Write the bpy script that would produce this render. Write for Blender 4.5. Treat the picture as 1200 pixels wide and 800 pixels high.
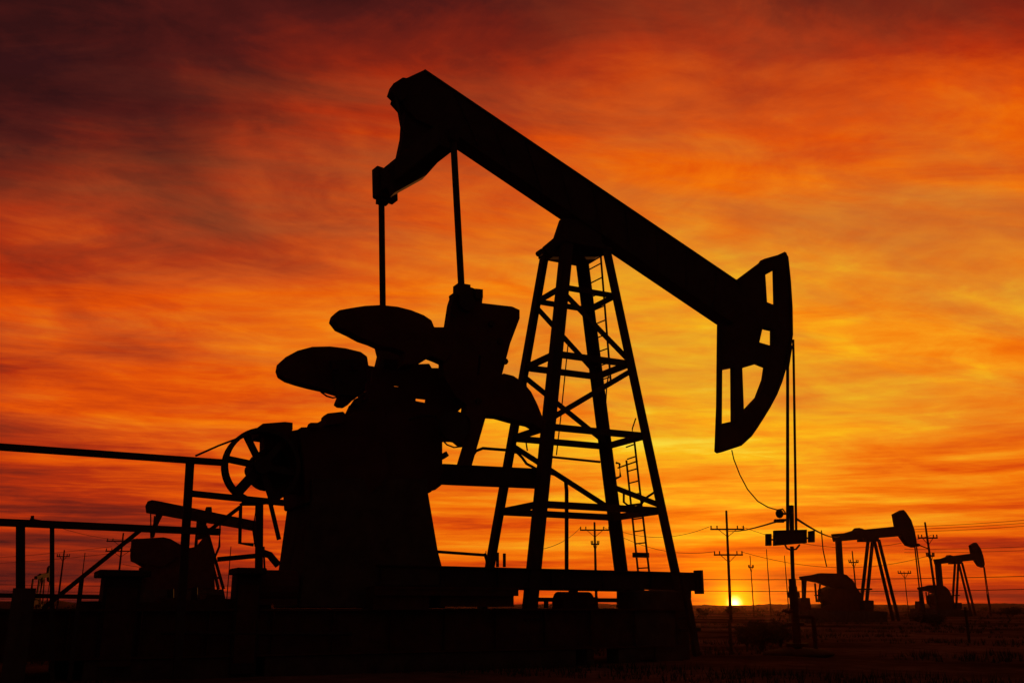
import bpy, bmesh, math, random
from mathutils import Vector, Matrix
random.seed(7)
R = math.radians
S = bpy.context.scene
for o in list(bpy.data.objects): bpy.data.objects.remove(o)
COL = S.collection

# ------------------------------------------------------------------ camera
F_PX, HZ, CH = 1100.0, 711.0, 1.2
PITCH = math.atan((HZ-400)/F_PX)
cam = bpy.data.cameras.new('camera'); co = bpy.data.objects.new('camera', cam); COL.objects.link(co)
cam.lens = F_PX/1200*36; cam.sensor_width = 36; cam.clip_start = .1; cam.clip_end = 9000
co.location = (0,0,CH); co.rotation_euler = (math.pi/2+PITCH,0,0)
S.camera = co
CP, SP = math.cos(PITCH), math.sin(PITCH)
def ray(px, py):
    x=(px-600)/F_PX; y=(400-py)/F_PX
    return Vector((x, CP-y*SP, SP+y*CP))
def on_ground(px, py, z=0):
    r = ray(px,py); return Vector((0,0,CH))+r*((z-CH)/r.z)
def at_y(px, py, Y):
    r = ray(px,py); return Vector((0,0,CH))+r*(Y/r.y)

# ------------------------------------------------------------------ sky, sun, exposure
SUN = ray(861, 706.5).normalized()
S.view_settings.view_transform='Standard'; S.view_settings.look='None'
S.view_settings.exposure=0; S.view_settings.gamma=1; S.view_settings.use_curve_mapping=False
w = bpy.data.worlds.new('World'); S.world = w; w.use_nodes = True
nt = w.node_tree; N = nt.nodes; L = nt.links; N.clear()
def s2l(c): return tuple(((v/255)/12.92 if v<=10.3 else (((v/255)+.055)/1.055)**2.4) for v in c)
def mth(op, a, b=None, c=None, clamp=False):
    n = N.new('ShaderNodeMath'); n.operation = op; n.use_clamp = clamp
    for i, v in enumerate((a,b,c)):
        if v is None: continue
        if isinstance(v,(int,float)): n.inputs[i].default_value = v
        else: L.new(v, n.inputs[i])
    return n.outputs[0]
def ramp(fac, stops, interp='LINEAR'):
    n = N.new('ShaderNodeValToRGB'); cr = n.color_ramp; cr.interpolation = interp
    while len(cr.elements)<len(stops): cr.elements.new(.5)
    for e,(p,c) in zip(cr.elements, stops):
        e.position = p; e.color = (c,c,c,1) if isinstance(c,(int,float)) else (*c,1)
    L.new(fac, n.inputs[0]); return n.outputs[0]
def noise(vec, scale, detail=6, rough=.55, dist=0.):
    n = N.new('ShaderNodeTexNoise'); n.inputs['Scale'].default_value=scale; n.inputs['Detail'].default_value=detail
    n.inputs['Roughness'].default_value=rough; n.inputs['Distortion'].default_value=dist
    L.new(vec, n.inputs['Vector']); return n.outputs['Fac']
tc = N.new('ShaderNodeTexCoord'); sx = N.new('ShaderNodeSeparateXYZ'); L.new(tc.outputs['Generated'], sx.inputs[0])
x,y,z = sx.outputs
az = mth('ARCTAN2', x, y)
zc = mth('MAXIMUM', z, 0.0)
# cloud sheet: direction projected on a flat layer high above, so the streaks flatten towards the horizon
den = mth('ADD', zc, .075)
cx = mth('DIVIDE', x, den); cy = mth('DIVIDE', y, den)
def comb(a,b,c=0.):
    n = N.new('ShaderNodeCombineXYZ')
    for i,v in enumerate((a,b,c)):
        if isinstance(v,(int,float)): n.inputs[i].default_value=v
        else: L.new(v,n.inputs[i])
    return n.outputs[0]
ca, sa = math.cos(R(14)), math.sin(R(14))
rx = mth('ADD', mth('MULTIPLY',cx,ca), mth('MULTIPLY',cy,sa)); ry = mth('SUBTRACT', mth('MULTIPLY',cy,ca), mth('MULTIPLY',cx,sa))
v1 = comb(mth('MULTIPLY',rx,.6), ry, 3.1)
v2 = comb(mth('MULTIPLY',rx,.8), mth('MULTIPLY',ry,1.25), 9.7)
v3 = comb(mth('MULTIPLY',cx,.5), cy, 21.)
n1 = noise(v1, 1.15, 8, .55, 1.2)
n2 = noise(v2, 3.0, 9, .64, .9)
n5 = noise(comb(mth('MULTIPLY',rx,.8), ry, 55.), 8.5, 7, .62, .5)
n3 = noise(v3, .45, 3, .5, .4)
# low bands in azimuth / elevation
vb = comb(mth('MULTIPLY',az,3.2), mth('MULTIPLY',z,54.), 5.)
n4 = noise(vb, 1.15, 6, .6, .25)
V = ramp(z, [(0,.38),(.03,.54),(.07,.71),(.15,.82),(.24,.855),(.33,.80),(.41,.64),(.48,.46),(.56,.30),(.75,.0)], 'B_SPLINE')
da = mth('ABSOLUTE', mth('SUBTRACT', az, R(12)))
H = mth('MULTIPLY', mth('POWER', mth('MULTIPLY', da, 1/R(42)), 1.25), .46)
H = mth('MULTIPLY', H, ramp(z,[(0,.8),(.12,.9),(.3,1),(.56,.72)]))
t = mth('SUBTRACT', V, H)
lowmask = ramp(z, [(0,1.0),(.10,.9),(.20,.25),(.30,0)])
himask = ramp(z, [(0,0.1),(.12,.6),(.25,1)])
def centred(n, amp): return mth('MULTIPLY', mth('SUBTRACT', n, .5), amp)
t = mth('ADD', t, mth('MULTIPLY', centred(n1,.72), himask))
t = mth('ADD', t, mth('MULTIPLY', centred(n2,.36), himask))
t = mth('ADD', t, mth('MULTIPLY', centred(n5,.15), himask))
t = mth('ADD', t, centred(n3,.22))
t = mth('ADD', t, mth('MULTIPLY', centred(n4,1.15), lowmask))
# fade to a plain dusk away from the sunset
t = mth('SUBTRACT', t, ramp(mth('MULTIPLY',da,1/math.pi), [(0,0),(.22,0),(.5,.6),(1,.8)]), clamp=True)
C = ramp(t, [(0,s2l((52,18,18))),(.12,s2l((82,25,21))),(.25,s2l((128,34,18))),(.38,s2l((182,48,12))),(.52,s2l((228,82,6))),(.66,s2l((247,120,8))),(.78,s2l((252,152,22))),(.90,s2l((255,190,24))),(1,s2l((255,222,60)))])
# smoky grey-brown cloud patches high on the right
vg = comb(mth('MULTIPLY',rx,.35), ry, 40.)
g = noise(vg, 1.5, 7, .6, .5)
gm = mth('MULTIPLY', ramp(g,[(0,0),(.42,0),(.64,.7),(1,.8)]), ramp(z,[(0,0),(.14,.1),(.24,.75),(.5,1)]))
mx = N.new('ShaderNodeMix'); mx.data_type='RGBA'; L.new(gm, mx.inputs[0]); L.new(C, mx.inputs[6])
gc = N.new('ShaderNodeMix'); gc.data_type='RGBA'; L.new(t, gc.inputs[0]); gc.inputs[6].default_value=(*s2l((58,20,26)),1); gc.inputs[7].default_value=(*s2l((206,116,56)),1)
L.new(gc.outputs[2], mx.inputs[7])
# the sun and the bright air round it
vm = N.new('ShaderNodeVectorMath'); vm.operation='DOT_PRODUCT'; L.new(tc.outputs['Generated'], vm.inputs[0]); vm.inputs[1].default_value=SUN
th2 = mth('MULTIPLY', mth('SUBTRACT', 1.0, vm.outputs['Value']), 2.0)
def gauss(deg, amp): return mth('MULTIPLY', mth('EXPONENT', mth('MULTIPLY', th2, -1/R(deg)**2)), amp)
def addc(base, fac, col):
    m = N.new('ShaderNodeMix'); m.data_type='RGBA'; m.blend_type='ADD'; m.clamp_factor=False; m.inputs[0].default_value=1
    k = N.new('ShaderNodeVectorMath'); k.operation='SCALE'; k.inputs[0].default_value=col; L.new(fac,k.inputs['Scale'])
    L.new(base,m.inputs[6]); L.new(k.outputs[0],m.inputs[7]); return m.outputs[2]
# the pale pink dusk of the sky opposite the sunset
dusk = N.new('ShaderNodeMix'); dusk.data_type='RGBA'; L.new(ramp(mth('MULTIPLY',da,1/math.pi), [(0,0),(.30,0),(.6,1),(1,1)]), dusk.inputs[0])
L.new(mx.outputs[2], dusk.inputs[6]); dusk.inputs[7].default_value=(.055,.022,.016,1)
C2 = addc(dusk.outputs[2], gauss(.24, 9.), (1,.60,.14))
C2 = addc(C2, gauss(1.0, 1.5), (1,.36,.0))
C2 = addc(C2, mth('MULTIPLY', gauss(4.8, .95), mth('MULTIPLY', n4, n4)), (1,.55,.0))
C2 = addc(C2, gauss(2.6, .45), (1,.20,.0))
nish = N.new('ShaderNodeTexSky'); nish.sky_type='NISHITA'; nish.sun_disc=False
nish.sun_elevation = math.asin(SUN.z); nish.sun_rotation = math.atan2(SUN.x,SUN.y)
b1 = N.new('ShaderNodeBackground'); b1.inputs[1].default_value=.03; L.new(nish.outputs[0], b1.inputs[0])
b2 = N.new('ShaderNodeBackground'); b2.inputs[1].default_value=1.0; L.new(C2, b2.inputs[0])
ad = N.new('ShaderNodeMixShader'); ad.inputs[0].default_value=.97; L.new(b1.outputs[0],ad.inputs[1]); L.new(b2.outputs[0],ad.inputs[2])
wo = N.new('ShaderNodeOutputWorld'); L.new(ad.outputs[0], wo.inputs[0])
sl = bpy.data.lights.new('sun','SUN'); sl.energy=0.5; sl.angle=R(.5); sl.color=(1,.30,.06)
so = bpy.data.objects.new('sun', sl); COL.objects.link(so)
so.rotation_euler = (-Vector((SUN.x,SUN.y,max(SUN.z,.012)))).to_track_quat('-Z','Y').to_euler()

# ------------------------------------------------------------------ materials
def mat(name, c1, c2, scale=3., rough=.75, metal=0., bump=.0, detail=6):
    m = bpy.data.materials.new(name); m.use_nodes=True; t=m.node_tree; b=t.nodes['Principled BSDF']
    tc=t.nodes.new('ShaderNodeTexCoord'); n=t.nodes.new('ShaderNodeTexNoise'); n.inputs['Scale'].default_value=scale; n.inputs['Detail'].default_value=detail
    n.inputs['Roughness'].default_value=.65
    t.links.new(tc.outputs['Object'], n.inputs['Vector'])
    r=t.nodes.new('ShaderNodeValToRGB'); r.color_ramp.elements[0].position=.35; r.color_ramp.elements[1].position=.68
    r.color_ramp.elements[0].color=(*c1,1); r.color_ramp.elements[1].color=(*c2,1)
    t.links.new(n.outputs['Fac'], r.inputs[0]); t.links.new(r.outputs[0], b.inputs['Base Color'])
    b.inputs['Roughness'].default_value=rough; b.inputs['Metallic'].default_value=metal
    b.inputs['Specular IOR Level'].default_value=.08
    if bump:
        bp=t.nodes.new('ShaderNodeBump'); bp.inputs['Strength'].default_value=bump; t.links.new(n.outputs['Fac'],bp.inputs['Height']); t.links.new(bp.outputs[0],b.inputs['Normal'])
    return m
STEEL = mat('dark_painted_steel',(.030,.022,.020),(.050,.034,.028),2.2,.7,0,.1)
RUST  = mat('rusty_steel',(.045,.022,.015),(.085,.036,.022),3.5,.85,0,.2)
CAST  = mat('painted_cast_iron',(.055,.020,.016),(.085,.034,.024),1.6,.75,0,.15)
DIRT  = mat('packed_dirt',(.030,.020,.014),(.06,.038,.026),2.,1,0,.3)
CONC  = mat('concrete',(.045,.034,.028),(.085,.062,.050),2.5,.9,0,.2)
WIRE  = mat('steel_cable',(.03,.03,.03),(.05,.045,.04),20,.6)
WOOD  = mat('weathered_pole_wood',(.035,.025,.018),(.07,.05,.035),6,.9)
LEAF  = mat('dry_brush_leaves',(.030,.032,.016),(.06,.055,.03),5,.9)
FAR   = mat('far_scrub',(.03,.028,.018),(.055,.045,.03),.05,1)

# ------------------------------------------------------------------ mesh building
class MB:
    def __init__(s): s.bm = bmesh.new()
    def loft(s, A, B, holesA=(), holesB=()):
        """closed prism between two outlines (3D points), optional holes"""
        bm = s.bm
        def ring(P): return [bm.verts.new(p) for p in P]
        a = ring(A); b = ring(B); ha=[ring(h) for h in holesA]; hb=[ring(h) for h in holesB]
        for q,(m,n) in enumerate([(a,b)]+list(zip(ha,hb))):
            k=len(m)
            for i in range(k):
                bm.faces.new((m[i],m[(i+1)%k],n[(i+1)%k],n[i]))
        for outer, hs in ((a,ha),(b,hb)):
            es=[]
            for r_ in [outer]+hs:
                for i in range(len(r_)):
                    e = bm.edges.get((r_[i], r_[(i+1)%len(r_)])); es.append(e)
            bmesh.ops.triangle_fill(bm, use_beauty=True, use_dissolve=False, edges=es)
        return s
    def box(s, c, d, rot=None):
        m = Matrix.Translation(c) @ (rot.to_4x4() if rot else Matrix.Identity(4)) @ Matrix.Diagonal((d[0],d[1],d[2],1))
        bmesh.ops.create_cube(s.bm, size=1, matrix=m); return s
    def bar(s, p, q, w, h, up=(0,0,1)):
        p=Vector(p); q=Vector(q); d=q-p; l=d.length; d.normalize(); up=Vector(up)
        if abs(d.dot(up))>.98: up=Vector((1,0,0))
        side=d.cross(up).normalized(); u2=side.cross(d)
        rot=Matrix((d,side,u2)).transposed()
        return s.box((p+q)/2,(l,w,h),rot)
    def ibeam(s, p, q, w, h, t=.03, up=(0,0,1)):
        p=Vector(p); q=Vector(q); d=(q-p).normalized(); up=Vector(up); side=d.cross(up).normalized(); u2=side.cross(d)
        s.bar(p+u2*(h/2-t/2), q+u2*(h/2-t/2), w, t, up); s.bar(p-u2*(h/2-t/2), q-u2*(h/2-t/2), w, t, up)
        s.bar(p,q,t,h-2*t-.002,up)
        n=max(2,int((q-p).length/1.2))
        for i in range(n+1):
            c=p+(q-p)*(.01+.98*i/n); s.bar(c-d*.01,c+d*.01,w*.92,h-2*t-.004,up)
        return s
    def tube(s, pts, r, n=8, r2=None):
        pts=[Vector(p) for p in pts]; rings=[]
        for i,p in enumerate(pts):
            d=(pts[min(i+1,len(pts)-1)]-pts[max(i-1,0)]).normalized()
            a=d.cross(Vector((0,0,1))); 
            if a.length<.05: a=d.cross(Vector((1,0,0)))
            a.normalize(); b=d.cross(a); rr=r if r2 is None else r+(r2-r)*i/(len(pts)-1)
            rings.append([s.bm.verts.new(p+(a*math.cos(k*2*math.pi/n)+b*math.sin(k*2*math.pi/n))*rr) for k in range(n)])
        for A,B in zip(rings,rings[1:]):
            for k in range(n): s.bm.faces.new((A[k],A[(k+1)%n],B[(k+1)%n],B[k]))
        s.bm.faces.new(rings[0]); s.bm.faces.new(rings[-1][::-1]); return s
    def ball(s, c, r, sc=(1,1,1), seg=12):
        bmesh.ops.create_uvsphere(s.bm,u_segments=seg,v_segments=seg//2+2,radius=r,matrix=Matrix.Translation(c)@Matrix.Diagonal((*sc,1))); return s
    def annulus(s, c, ro, ri, v0, v1, n=48):
        """ring about the v axis"""
        bm=s.bm; R4=[]
        for v in (v0,v1):
            for r_ in (ro,ri):
                R4.append([bm.verts.new((c[0]+r_*math.cos(k*2*math.pi/n), v, c[1]+r_*math.sin(k*2*math.pi/n))) for k in range(n)])
        a,b,c2,d=R4
        for P,Q in ((a,b),(b,d),(d,c2),(c2,a)):
            for k in range(n): bm.faces.new((P[k],P[(k+1)%n],Q[(k+1)%n],Q[k]))
        return s
    def build(s, name, m, parent=None, bevel=0, smooth=False):
        bmesh.ops.recalc_face_normals(s.bm, faces=s.bm.faces)
        me=bpy.data.meshes.new(name); s.bm.to_mesh(me); s.bm.free(); me.materials.append(m)
        if smooth:
            for p in me.polygons: p.use_smooth=True
        o=bpy.data.objects.new(name,me); COL.objects.link(o)
        if parent: o.parent=parent
        if bevel:
            bv=o.modifiers.new('bevel','BEVEL'); bv.width=bevel; bv.segments=1; bv.limit_method='ANGLE'
        return o
def tag(o,label=None,cat=None,group=None,kind=None):
    if label: o['label']=label
    if cat: o['category']=cat
    if group: o['group']=group
    if kind: o['kind']=kind
    return o
def empty(name, loc, rz=0, label=None, cat=None, group=None):
    o=bpy.data.objects.new(name,None); COL.objects.link(o); o.location=loc; o.rotation_euler=(0,0,rz); o.empty_display_size=.3
    return tag(o,label,cat,group)
def copy_tree(o,parent=None):
    c=o.copy(); COL.objects.link(c); c.parent=parent
    for ch in [k for k in o.children]: copy_tree(ch,c)
    return c
class Frame:
    """a thing's own axes: u along the beam, v across it, z up; outlines measured on the photo are laid on its real planes"""
    def __init__(s, loc, th):
        s.o=Vector((loc[0],loc[1],0)); s.th=th; s.c=math.cos(th); s.s=math.sin(th)
        s.cam=s.to(Vector((0,0,CH)))
    def to(s,P): d=P-s.o; return Vector((d.x*s.c+d.y*s.s, -d.x*s.s+d.y*s.c, d.z))
    def dirn(s,d): return Vector((d.x*s.c+d.y*s.s, -d.x*s.s+d.y*s.c, d.z))
    def v(s,px,py,v): r=s.dirn(ray(px,py)); return s.cam+r*((v-s.cam.y)/r.y)
    def z(s,px,py,z): r=s.dirn(ray(px,py)); return s.cam+r*((z-s.cam.z)/r.z)
    def u(s,px,py,u): r=s.dirn(ray(px,py)); return s.cam+r*((u-s.cam.x)/r.x)
    def slab(s, mb, pts, v0, v1, holes=()):
        """pts: (px,py[,side]); side 'f' = that outline point is seen on the far face"""
        def tr(P):
            return [s.v(p[0],p[1], v1 if (len(p)>2) else v0) for p in P]
        A=tr(pts); H=[tr(h) for h in holes]
        f=lambda Q,vv:[Vector((q.x,vv,q.z)) for q in Q]
        return mb.loft(f(A,v0),f(A,v1),[f(h,v0) for h in H],[f(h,v1) for h in H])

# ------------------------------------------------------------------ ground and far ridge
def ground():
    bm=bmesh.new(); 
    ys=[-30]+[ -10+2*i for i in range(8)]
    def prof(a,b,n,p): return [a+(b-a)*(i/n)**p for i in range(n+1)]
    Y=sorted(set([-60,-30,-10,0]+[round(v,2) for v in prof(4,60,70,1.0)]+[round(v,2) for v in prof(62,400,60,1.4)]+[600,800,1000,1190]))
    nx=130; rows=[]
    from mathutils import noise as nz
    for yy in Y:
        row=[]
        half=60+abs(yy)*1.1
        for i in range(nx+1):
            xx=-half+2*half*i/nx
            h=0
            if yy>4:
                a=min(1,(yy-4)/20)
                h=a*(.10*nz.noise(Vector((xx*.15,yy*.15,0)))+.05*nz.noise(Vector((xx*.6,yy*.6,3)))+.02*nz.noise(Vector((xx*1.7,yy*1.7,6))))
                if yy>250: h*=.3
            row.append(bm.verts.new((xx,yy,h-.04)))
        rows.append(row)
    for A,B in zip(rows,rows[1:]):
        for i in range(nx): bm.faces.new((A[i],A[i+1],B[i+1],B[i]))
    me=bpy.data.meshes.new('ground'); bm.to_mesh(me); bm.free()
    for p in me.polygons: p.use_smooth=True
    o=bpy.data.objects.new('ground',me); COL.objects.link(o); tag(o,kind='structure')
    m=bpy.data.materials.new('dry_dirt'); m.use_nodes=True; t=m.node_tree; b=t.nodes['Principled BSDF']; nn=t.nodes; ll=t.links
    tc=nn.new('ShaderNodeTexCoord')
    def nse(sc,det,rough): 
        n=nn.new('ShaderNodeTexNoise'); n.inputs['Scale'].default_value=sc; n.inputs['Detail'].default_value=det; n.inputs['Roughness'].default_value=rough; ll.new(tc.outputs['Object'],n.inputs['Vector']); return n
    a=nse(.075,8,.6); c=nse(1.6,6,.7); 
    r=nn.new('ShaderNodeValToRGB'); e=r.color_ramp.elements; e[0].position=.38; e[0].color=(.05,.028,.019,1); e[1].position=.60; e[1].color=(.30,.15,.10,1)
    ll.new(a.outputs['Fac'],r.inputs[0])
    mx=nn.new('ShaderNodeMix'); mx.data_type='RGBA'; mx.blend_type='MULTIPLY'; mx.inputs[0].default_value=.8
    r2=nn.new('ShaderNodeValToRGB'); r2.color_ramp.elements[0].position=.35; r2.color_ramp.elements[0].color=(.35,.35,.33,1); r2.color_ramp.elements[1].position=.7; r2.color_ramp.elements[1].color=(1,1,1,1)
    ll.new(c.outputs['Fac'],r2.inputs[0]); ll.new(r.outputs[0],mx.inputs[6]); ll.new(r2.outputs[0],mx.inputs[7]); ll.new(mx.outputs[2],b.inputs['Base Color'])
    b.inputs['Roughness'].default_value=1; b.inputs['Specular IOR Level'].default_value=.0
    bp=nn.new('ShaderNodeBump'); bp.inputs['Strength'].default_value=.6; bp.inputs['Distance'].default_value=.08; ll.new(c.outputs['Fac'],bp.inputs['Height']); ll.new(bp.outputs[0],b.inputs['Normal'])
    me.materials.append(m)
ground()
def ridge():
    from mathutils import noise as nz
    bm=bmesh.new(); prev=None
    for i in range(900):
        xx=-900+2.*i
        top=3.2+1.2*nz.noise(Vector((xx*.01,0,0)))+1.0*nz.noise(Vector((xx*.06,4,0)))+.9*abs(nz.noise(Vector((xx*.35,8,0))))
        if xx<-330: top+=2.0
        r_=[bm.verts.new((xx,690,-.3)),bm.verts.new((xx,705,top*.8)),bm.verts.new((xx,720,top)),bm.verts.new((xx,800,-.3))]
        if prev:
            for k in range(3): bm.faces.new((prev[k],r_[k],r_[k+1],prev[k+1]))
        prev=r_
    me=bpy.data.meshes.new('hills'); bm.to_mesh(me); bm.free(); me.materials.append(FAR)
    o=bpy.data.objects.new('hills',me); COL.objects.link(o); tag(o,kind='structure')
ridge()

# ------------------------------------------------------------------ the main pump jack
TH=R(27); OX,OY=1.68,23.5
M=Frame((OX,OY),TH)
pump=empty('pump_jack',(OX,OY,0),TH,'largest pump jack, black steel, towering in the foreground with its horsehead lowered at right','pump jack','pump jacks of the oil field')
def la(z): return 2.248-.1616*z
def lb(z): return 1.263-.067*z
def corner(k,z):     # A far-left, B near-left, C far-right, D near-right
    su={'A':-1,'B':-1,'C':1,'D':1}[k]; sv={'A':1,'B':-1,'C':1,'D':-1}[k]
    return Vector((su*la(z),sv*lb(z),z))
ZT=10.25
tower=MB()
rings=[9.01,7.19,5.33,3.48]
t_=MB().box((0,0,ZT+.04),(2*la(ZT)+.25,2*lb(ZT)+.3,.08)); tower_o=t_.build('tower',STEEL,pump)
for k in 'ABCD':
    su={'A':1,'B':1,'C':-1,'D':-1}[k]; sv={'A':-1,'B':1,'C':-1,'D':1}[k]
    Lg,t=.26,.03
    prof=[(0,0),(Lg,0),(Lg,t),(t,t),(t,Lg),(0,Lg)]
    lo,hi=corner(k,.95),corner(k,ZT)
    f=lambda c:[Vector((c.x+su*(p[0]-.11),c.y+sv*(p[1]-.11),c.z)) for p in prof]
    mb=MB().loft(f(lo),f(hi)); 
    mb.box((lo.x+su*.08,lo.y+sv*.08,.95),(.5,.5,.05))
    mb.build('leg',STEEL,tower_o)
def ring_bar(a,b,z,w=.07,h=.15,dz=0):
    return MB().bar(corner(a,z)+Vector((0,0,dz)),corner(b,z)+Vector((0,0,dz)),w,h)
for z_ in rings:
    for a,b in (('A','B'),('B','D'),('D','C'),('C','A')):
        ring_bar(a,b,z_,.08,.16 if z_<8 else .13).build('cross_bar',STEEL,tower_o)
def brace(a,za,b,zb,w=.13):
    pa,pb=corner(a,za),corner(b,zb)
    MB().bar(pa,pb,.05,w,(0,1,0) if a in'AC' and b in 'AC' else (0,1,.01)).build('diagonal_brace',STEEL,tower_o)
def vbrace(a,za,b,zb,w=.13):
    pa,pb=corner(a,za),corner(b,zb)
    d=(pb-pa).normalized(); nrm=Vector((0,1,0)); side=d.cross(nrm)
    MB().bar(pa,pb,w,.05,(0,1,0)).build('diagonal_brace',STEEL,tower_o)
vbrace('A',8.85,'C',7.28); vbrace('B',8.9,'D',7.3)
vbrace('A',6.95,'C',5.45); vbrace('D',7.0,'B',5.5)
vbrace('A',5.15,'C',3.65)
pa=corner('C',4.3); pb=corner('D',3.62); MB().bar(pa,pb,.13,.05,(1,0,0)).build('diagonal_brace',STEEL,tower_o)
# saddle between tower top and beam
sd=MB()
M.slab(sd,[(660,255),(653,276),(641,286),(638,290),(642,297),(648,301),(700,301),(709,298),(712,291),(706,284),(703,262)],-.22,.0)
sd.build('saddle',STEEL,pump)
kb=MB(); c=M.v(633,296,-.1); kb.tube([c+Vector((0,-.1,0)),c+Vector((0,.12,0))],.075,12).bar(c,c+Vector((.35,0,.05)),.05,.05); kb.build('bearing_lug',STEEL,pump)
# walking beam: box girder with flanges
bw=.27
bm_=MB()
A=M.v(498,81,-bw); B_=M.v(868,331,-bw)
C_=M.v(845,384,bw); D_=M.v(527,170,bw)
E_=M.v(470,94,-bw)
top=[A,B_]; 
def fl(P,v): return Vector((P.x,v,P.z))
outl=[fl(P,0) for P in (E_,A,B_,C_,D_,M.v(480,150,bw),M.v(465,112,-bw))]
bm_.loft([fl(P,-bw+.05) for P in outl],[fl(P,bw-.05) for P in outl])
dU=(B_-A).normalized()
nU=Vector((-dU.z,0,dU.x))
bm_.bar(fl(A,0)-nU*.025,fl(B_,0)-nU*.025,2*bw,.05,(0,0,1)); bm_.bar(fl(D_,0)+nU*.025,fl(C_,0)+nU*.025,2*bw,.05,(0,0,1))
for i in range(9):
    f_=.08+.84*i/8; a_=fl(A,0).lerp(fl(B_,0),f_); b__=fl(D_,0).lerp(fl(C_,0),f_)
    bm_.bar(a_.lerp(b__,.06),a_.lerp(b__,.94),2*bw-.04,.03,(1,0,0))
bm_.build('walking_beam',STEEL,pump)
# tail bearing and brackets
tb=MB()
M.slab(tb,[(458,107),(461,98),(472,91),(480,92),(478,112),(470,118),(463,112)],-.35,-.05)
tb.build('tail_bracket',STEEL,pump)
rp=MB(); rp.tube([M.v(464,113,-.3),M.v(468,135,-.3),M.v(471,152,-.3),M.v(476,156,-.3)],.035,6); rp.build('grease_pipe',WIRE,pump)
eb=MB()
M.slab(eb,[(476,110),(473,158),(467,186),(455,200),(462,226),(500,205),(526,176),(528,165),(500,120)],-.1,.2)
eb.build('tail_bearing',STEEL,pump)
# equalizer: across the beam tail
eq=MB()
E0=M.z(450,218,11.45); E1=M.z(523,160,11.75)
EQd=(E1-E0).normalized()
eq.bar(E0,E1,.42,.62)
eq.build('equalizer',STEEL,pump,.02)
ec=MB(); ec.bar(E0-EQd*.10,E0+EQd*.18,.62,.86).bar(E0+Vector((0,0,-.5)),E0+Vector((0,0,-.3)),.28,.28); ec.build('equalizer_cap',STEEL,pump,.04)
# pitman arms
VN,VF=-1.6,1.6
for a,b in ((M.v(531,160,-1.9),M.v(541,342,VN-.1)),(M.v(447,232,E0.y),M.v(449,395,VF))):
    mb=MB(); mb.tube([a,b],.078,14); mb.box(b,(.3,.3,.3)).box(a,(.22,.22,.3)); mb.build('pitman_arm',STEEL,pump)
# cranks with counterweights
cr=MB()
M.slab(cr,[(530,354),(533,345),(541,341),(545,334),(556,338),(566,346),(565,355),(582,357),(600,359),(609,363),(609,373),(598,402),(592,425),(588,440),(570,486),(553,545),(541,545),(550,515),(552,492),(546,486),(547,474),(534,464),(520,440),(520,400),(526,380)],VN-.17,VN+.13,[[(561,416),(564,417),(562,440),(559,440)]])
crank=cr.build('crank',CAST,pump)
b_=MB(); M.slab(b_,[(530,344),(534,342),(534,350),(531,352)],VN-.3,VN-.1); b_.build('clamp_bolt',STEEL,crank)
b_=MB(); M.slab(b_,[(557,338),(566,339),(566,349),(558,350)],VN-.3,VN-.05); b_.build('clamp_bolt',STEEL,crank)
c=M.v(545,356,VN-.17); MB().tube([c+Vector((0,-.14,0)),c],.2,16).build('crank_pin',STEEL,crank)
c=M.v(530,500,VN-.17); MB().tube([c+Vector((0,-.12,0)),c],.34,20).build('shaft_end',STEEL,crank)
for px_,py_ in ((591,424),(560,470),(575,380),(585,400)):
    c=M.v(px_,py_,VN-.17); MB().tube([c+Vector((0,-.08,0)),c],.07,6).build('clamp_bolt',STEEL,crank)
ho=MB(); ho.tube([M.v(531,348,VN-.3),M.v(529,360,VN-.3),M.v(529,368,VN-.3),M.v(534,372,VN-.3)],.02,6); ho.build('grease_hose',WIRE,crank)
l1=MB()
M.slab(l1,[(385,379,'f'),(387,372,'f'),(398,363),(412,360.5),(428,358),(447,357),(466,359),(482,363),(497,369),(506,375),(508,380),(509,383),(525,383),(530,386),(530,414),(522,424),(513,420),(505,417),(496,423),(486,427),(474,427),(468,417,'f'),(455,412,'f'),(441,410,'f'),(430,405,'f'),(418,401,'f'),(405,394,'f'),(392,388,'f')],VN-.2,VN+.14)
l1.build('counterweight',CAST,crank,.015)
l2=MB()
M.slab(l2,[(590,437),(602,440),(614,448),(623,459),(630,473),(636,488),(640,499),(637,504),(615,500,'f'),(596,496,'f'),(578,491,'f'),(568,486)],VN-.2,VN+.2)
l2.build('counterweight',CAST,crank,.015)
cf=MB()
M.slab(cf,[(440,392),(452,385),(478,400),(471,425),(458,455),(450,480),(432,480),(440,440),(446,415)],VF-.15,VF+.15)
crank2=cf.build('crank',CAST,pump)
l3=MB()
M.slab(l3,[(322.5,436,'f'),(324,428,'f'),(335,418),(349,410.5),(366,406),(387,405.5),(405,407.6),(423,412),(430.5,417.5),(432,428),(444,430),(446,442),(430,446),(428,459),(420,464),(412,470),(407,475),(400,474.5),(396,471.5),(394.5,465,'f'),(378,460,'f'),(360,456,'f'),(345,452,'f'),(333,448,'f'),(325,443,'f')],VF-.32,VF+.06)
l3.build('counterweight',CAST,crank2,.015)
bt=MB(); M.slab(bt,[(388,422),(428,420),(431,455),(415,463),(396,462)],VF-.5,VF-.36); bt.build('clamp_plate',STEEL,crank2)
for px_,py_ in ((392,430),(402,445),(415,430)):
    c=M.v(px_,py_,VF-.5); MB().tube([c+Vector((0,-.08,0)),c],.08,6).build('clamp_bolt',STEEL,crank2)
h2=MB(); h2.tube([M.v(376,459,VF),M.v(383,464,VF),M.v(390,466,VF),M.v(396,465,VF)],.022,6); h2.build('grease_hose',WIRE,crank2)
l4=MB()
M.slab(l4,[(512,492),(530,487),(570,486),(562,505),(553,517),(549,521),(543,520),(537,515),(525,515),(512,510)],VF-.3,VF+.1)
l4.build('counterweight',CAST,crank2)
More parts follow.
